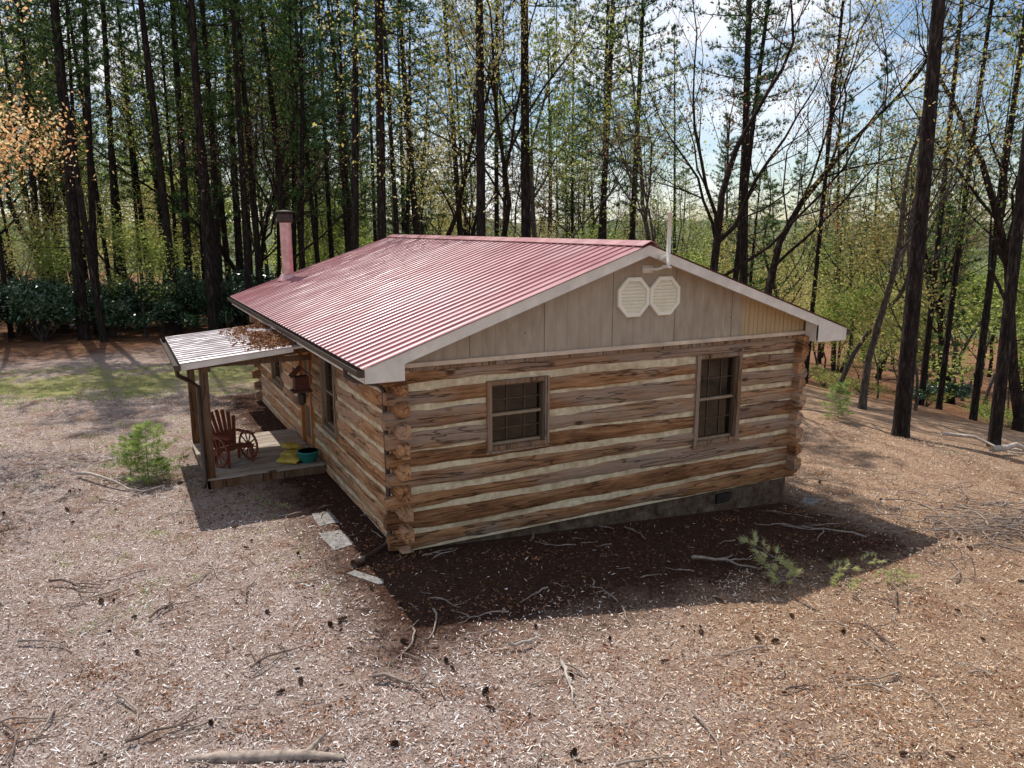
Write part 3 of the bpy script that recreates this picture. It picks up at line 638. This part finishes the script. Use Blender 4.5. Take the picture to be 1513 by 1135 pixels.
def hard_mesh(name,H,seed,bark,leaf,nleaf=6000,lsize=.07,r0=.2,spread=.55,first=.35,maxd=4,droop=0.0,lspread=.22,wob=.13):
    rd=random.Random(seed); mb=MB(); tips=[]
    def grow(p,d,r,L,dep):
        n=5 if dep<2 else 3; pts=[p.copy()]; q=p.copy(); dd=d.copy(); rr=[r]
        for i in range(n):
            dd=(dd+Vector((rd.gauss(0,wob),rd.gauss(0,wob),rd.gauss(.05,.08)-droop*(dep>1)))).normalized(); q=q+dd*L/n; pts.append(q.copy()); rr.append(r*(1-.5*(i+1)/n))
        mb.tube(pts,rr,8 if dep==0 else (5 if dep<3 else 3),cap=False)
        if dep>=2:
            for i in range(1,n+1): tips.append(pts[i])
        if dep>=maxd: return
        nc=[5,4,4,3,2][min(dep,4)]
        for c in range(nc):
            f=rd.uniform(first if dep==0 else .25,1); k=min(n-1,int(f*n)); pp=pts[k].lerp(pts[k+1],f*n-k); a=rd.random()*6.28
            perp=dd.cross(Vector((math.cos(a),math.sin(a),.3))).normalized()
            nd=(dd*(1-spread*.5)+perp*spread*rd.uniform(.7,1.3)+Vector((0,0,.12))).normalized()
            grow(pp,nd,rr[k]*rd.uniform(.38,.6),L*rd.uniform(.42,.68),dep+1)
        grow(pts[-1],dd,rr[-1]*.9,L*.6,dep+1)
    d0=Vector((rd.gauss(0,.06),rd.gauss(0,.06),1)).normalized()
    mb.tube([Vector((0,0,-.3)),Vector((0,0,.1)),Vector((0,0,.5))],[r0*1.5,r0*1.2,r0*1.02],8,cap=False)
    grow(Vector((0,0,.4)),d0,r0,H*.5,0)
    T=np.array([tuple(t) for t in tips]); ex=[]
    if nleaf:
        idx=rng.integers(0,len(T),nleaf); C=T[idx]+rng.normal(size=(nleaf,3))*lspread
        ex=[(leafquads(C,lsize,.6),1)]
    return mb.mesh(name,[bark,leaf],smooth=True,extra=ex)
pines=[pine_mesh('pine_a',24,8.5,3.2,1,wv=1.8),pine_mesh('pine_b',26,10.5,3.4,2),pine_mesh('pine_c',22,7,3.0,3,wv=1.6),pine_mesh('pine_d',25,13,2.9,4,dead=36,dens=3.4),pine_mesh('pine_e',20,5,3.5,5,r0=.17)]
young=pine_mesh('young_pine_tall',12,1.0,2.6,8,r0=.12,dead=0,dens=4.5)
hards=[hard_mesh('hard_a',17,21,M_hbark,M_leafg,6500,.065,.15),hard_mesh('hard_b',18,22,M_dbark,M_leafy,4500,.055,.18),hard_mesh('hard_c',17,23,M_dbark,M_leafr,2000,.045,.19,wob=.2),hard_mesh('hard_d',15,24,M_hbark,M_leafg,3600,.06,.11),hard_mesh('hard_e',16,25,M_hbark,M_leafy,2000,.05,.14)]
saps=[hard_mesh('sap_a',7,31,M_hbark,M_leafg,3800,.062,.045,.6,first=.15,maxd=3,lspread=.3),hard_mesh('sap_b',6,32,M_hbark,M_leafg,3000,.065,.04,.7,first=.1,maxd=3,lspread=.35),hard_mesh('sap_c',8,33,M_hbark,M_leafy,3000,.058,.05,.55,first=.2,maxd=3,lspread=.28)]
def put(name,me,x,y,s=1,sx=None,parent=None,lean=(0,0),rz=None):
    sx=sx or s
    return obj(name,me,parent,(x,y,g1(x,y)),(R(lean[0]),R(lean[1]),rng.random()*6.28 if rz is None else rz),(sx,sx,s))
used=[]
key=[(-4.5,26.4,1,1.1),(-3.77,25,0,.65),(-.87,26.9,3,.8),(.41,25.1,3,.95),(1.98,25.4,1,.7),(2.85,27.2,3,.7),(4.78,30.7,0,.85),(4.92,19.4,3,.72),(5.23,17,1,.85),(8.25,23.3,3,.6),(8,14.4,3,.85),(10.9,16.3,3,1.0),(19.9,14,1,.85),(16.5,20.2,0,.8),(18.5,20.3,2,.8),(17.9,2.25,3,.75),(26.6,10.5,3,.6),(25.4,8.9,3,.55),(24.6,7,3,.6),(23.8,14.2,3,.5)]
for x,y,k,s in key: put('pine_tree',pines[k],x,y,1.0,s,lean=(rng.normal()*1.1,rng.normal()*1.1)); used.append((x,y))
put('pine_tree',pines[3],15.6,3.45,1.0,1.0,lean=(0,-1.6),rz=0); used.append((15.6,3.45))
for nm,k,x,y,s in (('hardwood_tree',2,13.8,10.3,.95),('hardwood_tree',1,17.4,10.7,1.0),('hardwood_tree',4,19.2,7.55,.9),('hardwood_tree',0,12.2,17.5,.9),('hardwood_tree',3,21.8,10.7,.9),('hardwood_tree',1,7.2,21,.85),('hardwood_tree',2,22.5,4.2,1),('hardwood_tree',4,15.5,13.5,1.0),('hardwood_tree',1,9.6,19.5,.9),('hardwood_tree',2,2.9,23.5,.85)):
    put(nm,hards[k],x,y,s); used.append((x,y))
maple=hard_mesh('maple',14,57,M_hbark,M_leafo,34000,.042,.14,.75,first=.06,maxd=4,lspread=.25)
put('maple_tree',maple,-7.0,10.6,1.05,1.0,rz=2.0); used.append((-7.0,10.6))
def forest(n,xr,yr,cond,mind,picker,name,parent=None):
    c=0;t=0
    while c<n and t<n*40:
        t+=1; x=rng.uniform(*xr); y=rng.uniform(*yr)
        if not cond(x,y): continue
        if any((x-a)**2+(y-b)**2<mind*mind for a,b in used): continue
        used.append((x,y)); me,s,sx,nm=picker(); lk=2.2 if 'pine' in nm else 3.5; put(nm,me,x,y,s,sx,parent,lean=(rng.normal()*lk,rng.normal()*lk)); c+=1
def seen(x,y,m=.8):
    dx,dy=x+3.36,y+10.08; D=.4571*dx+.8894*dy; l=.8894*dx-.4571*dy; return D>8 and abs(l/D)<m
def P_pine(): return pines[rng.integers(0,5)],rng.uniform(.85,1.1),rng.uniform(.5,1.0),'pine_tree'
def P_pinethin(): return pines[[1,3,0][rng.integers(0,3)]],rng.uniform(.85,1.1),rng.uniform(.5,.85),'pine_tree'
def P_hard(): return hards[rng.integers(0,5)],rng.uniform(.75,1.05),rng.uniform(.75,1.05),'hardwood_tree'
def P_hardr(): return hards[[1,2,3,4,4,2][rng.integers(0,6)]],rng.uniform(.7,1.0),rng.uniform(.75,1.05),'hardwood_tree'
def P_sap(): return saps[rng.integers(0,3)],rng.uniform(.6,1.1),rng.uniform(.8,1.3),'sapling_tree'
inleft=lambda x,y: y>25.5 and seen(x,y) and x<14
inright=lambda x,y: seen(x,y) and (x>14 and y>14 or x>20.5)
forest(64,(-26,14),(25.5,50),inleft,1.4,P_pine,'')
forest(22,(-26,14),(26,55),inleft,1.2,P_hard,'')
forest(28,(14,55),(-2,55),inright,2.2,P_hardr,'')
forest(18,(14,55),(-2,55),inright,2.5,P_pinethin,'')
forest(32,(-26,45),(24,50),lambda x,y:seen(x,y),1.2,P_sap,'')
forest(24,(16,50),(-2,40),lambda x,y: inright(x,y) and x>22,1.5,P_sap,'')
df=empty('distant_forest')
def P_mix():
    r=rng.random()
    if r<.5: a=P_pine()
    elif r<.65: a=P_hard()
    else: return saps[rng.integers(0,3)],1.7,2.4,'tree'
    return a[0],a[1],a[2]*1.2,'tree'
forest(170,(-60,110),(-10,110),lambda x,y: seen(x,y,.8) and 60<math.hypot(x+3,y+10)<120,2.4,P_mix,'',df)
yp=pine_mesh('yp',1.15,.04,.62,61,K=12,r0=.012,dead=0,dens=26,nl=.11,nw=.009)
yp.materials[1]=M_yneedle
put('young_pine_shrub',yp,-3.05,5.3,.9,1.05); put('young_pine_shrub',yp,-3.35,5.6,.7,.7,lean=(8,-10)); put('young_pine_shrub',yp,-2.8,5.05,.4,.6,lean=(0,12))
put('young_pine_shrub',yp,15.2,5.2,.9,.9); put('young_pine_tree',young,29,6,.7,.8); put('young_pine_tree',young,24,18,.8,.9); put('young_pine_tree',young,33,14,.8,.9); put('young_pine_tree',young,36,4,.8,.9)
def bush(seed,r=1.2,h=1.5,n=4200,size=.07,mat=M_rhod):
    rd=random.Random(seed); mb=MB(); cs=[]
    for i in range(16):
        a=rd.random()*6.28; e=Vector((math.cos(a)*r*rd.random(),math.sin(a)*r*rd.random(),h*rd.uniform(.4,1))); mb.tube([(0,0,-.1),e*.5+Vector((0,0,.1)),e],[.025,.015,.006],4,cap=False); cs.append(tuple(e))
    cs=np.array(cs); idx=rng.integers(0,len(cs),n); d=rng.normal(size=(n,3)); d/=np.linalg.norm(d,axis=1)[:,None]; C=cs[idx]+d*(.42*rng.random(n)**.4)[:,None]*np.array([1,1,.7]); C[:,2]=np.maximum(C[:,2],.05)
    return mb.mesh('bush',[M_hbark,mat],smooth=True,extra=[(leafquads(C,size,.35,.3),1)])
bs=[bush(1),bush(2,1.4,1.3),bush(3,1.1,1.8)]; bl=bush(4,1.2,1.0,1100,.05,M_leafg)
for i in range(40):
    x=-14+i*.55+rng.normal()*.4; y=26.5+rng.random()*6-(.12*abs(x+4) if x<-4 else 0); put('rhododendron_bush',bs[i%3],x,y,rng.uniform(1.0,1.6),rng.uniform(.9,1.5))
for i in range(26):
    t=i/25; x=23+t*12+rng.normal()*1.8; y=15-t*14+rng.normal()*3
    if x>22.5: put('understory_shrub',bl if rng.random()<.7 else bs[i%3],x,y,rng.uniform(.4,.8),rng.uniform(.6,1.1))
def sprig(seed,L=.7):
    rd=random.Random(seed); mb=MB(); TC=[];TD=[]; pts=[Vector((L*i/5,rd.gauss(0,.03),.05+.1*math.sin(i*.5))) for i in range(6)]; mb.tube(pts,[.012-.0018*i for i in range(6)],5)
    for k in range(1,6):
        for s in (-1,1):
            d=Vector((.6,s*.8,rd.uniform(0,.8))).normalized(); l=.25*L; mb.tube([pts[k],pts[k]+d*l],[.005,.003],3)
            TC.append(tuple(pts[k]+d*l)); TD.append(tuple(d+Vector((0,0,.3)))); TC.append(tuple(pts[k]+d*l*.8)); TD.append(tuple(d))
    return mb.mesh('sprig',[M_twig,M_paleg],smooth=True,extra=[(needles(np.array(TC),np.array(TD),26,.14,.010,.35),1)])
for i,(x,y,s) in enumerate(((4.9,-2.15,1.0),(5.2,-2.3,.9),(5.0,-2.45,.7),(5.75,-3.0,.7),(5.5,-2.8,.6),(6.1,-3.4,.6),(6.6,-3.2,.6),(6.3,-2.7,.5),(-.95,2.5,.35))):
    put('fallen_pine_sprig',sprig(70+i),x,y,s)
gr=[]
for i in range(460):
    if i<340: x=rng.uniform(-9,1); y=rng.uniform(12.5,19)
    else: x=rng.uniform(-6,-1); y=rng.uniform(-1,11)
    if i>=340 and rng.random()<.5: continue
    z=g1(x,y)
    for k in range(16): 
        px,py=x+rng.normal()*.09,y+rng.normal()*.09; h=.03+.06*rng.random(); ax_,ay_=rng.normal(size=2)*.03; w=.005; gr.append([[px-w,py,z],[px+w,py,z],[px+ax_,py+ay_,z+h]])
obj('grass_tufts',MB().mesh('grass',[M_yneedle],extra=[(np.array(gr),0)]))
mb=MB(); N=140; vs=[];fs=[]
rings=[(190,-22),(250,-8),(330,6),(420,12),(480,15),(560,12)]
for j,(rr,hh) in enumerate(rings):
    for i in range(N):
        a=-.6+2.9*i/(N-1); k=hh+ (6*noise.noise(Vector((a*3,j*.7,1)))+3*noise.noise(Vector((a*11,j,2)))+1.6*noise.noise(Vector((a*45,j,2))) if j else 0); vs.append((math.cos(a)*rr,math.sin(a)*rr,k-6))
for j in range(len(rings)-1):
    for i in range(N-1): fs.append((j*N+i,j*N+i+1,(j+1)*N+i+1,(j+1)*N+i))
mb.add(vs,fs); M_hill=simple('hill_forest',(.13,.155,.085),.95,.05,.5,.12); obj('distant_hills',mb.mesh('hills',[M_hill],smooth=True))
# ---------------------------------------------------------------- light
sd=Vector((-.04,.617,1.0)).normalized()
sun=bpy.data.lights.new('sun','SUN'); sun.energy=5.0; sun.angle=R(.5); sun.color=(1,.96,.90)
so=bpy.data.objects.new('sun',sun); scene.collection.objects.link(so); so.rotation_euler=sd.to_track_quat('Z','Y').to_euler(); so.location=(0,20,40)
wd=bpy.data.worlds.new('World'); scene.world=wd; wd.use_nodes=True; nt=wd.node_tree; bg=nt.nodes['Background']
sky=nt.nodes.new('ShaderNodeTexSky'); sky.sky_type='NISHITA'; sky.sun_disc=False; sky.sun_elevation=math.asin(sd.z); sky.sun_rotation=math.atan2(sd.x,sd.y); sky.air_density=1.0; sky.dust_density=.4; sky.ozone_density=2.0
tc=nt.nodes.new('ShaderNodeTexCoord'); mp=nt.nodes.new('ShaderNodeMapping'); mp.inputs['Scale'].default_value=(1,1,2.6); nz=nt.nodes.new('ShaderNodeTexNoise'); nz.inputs['Scale'].default_value=3.2; nz.inputs['Detail'].default_value=8; nz.inputs['Roughness'].default_value=.6
rp=nt.nodes.new('ShaderNodeMapRange'); rp.inputs[1].default_value=.47; rp.inputs[2].default_value=.64; rp.inputs[4].default_value=.9
mx=nt.nodes.new('ShaderNodeMix'); mx.data_type='RGBA'; mx.inputs[7].default_value=(9.2,9.3,9.5,1)
nt.links.new(tc.outputs['Generated'],mp.inputs[0]); nt.links.new(mp.outputs[0],nz.inputs['Vector']); nt.links.new(nz.outputs[0],rp.inputs[0]); nt.links.new(rp.outputs[0],mx.inputs[0]); nt.links.new(sky.outputs[0],mx.inputs[6]); nt.links.new(mx.outputs[2],bg.inputs[0]); bg.inputs[1].default_value=.13
# ---------------------------------------------------------------- camera
cam=bpy.data.cameras.new('camera'); cam.lens=27.36; cam.sensor_width=36; cam.clip_end=2000; cam.clip_start=.1
co=bpy.data.objects.new('camera',cam); scene.collection.objects.link(co); co.location=(-3.36,-10.08,4.61); co.rotation_euler=(R(90-11.4),0,R(-27.2)); scene.camera=co
scene.view_settings.view_transform='Standard'; scene.view_settings.look='None'; scene.view_settings.exposure=0
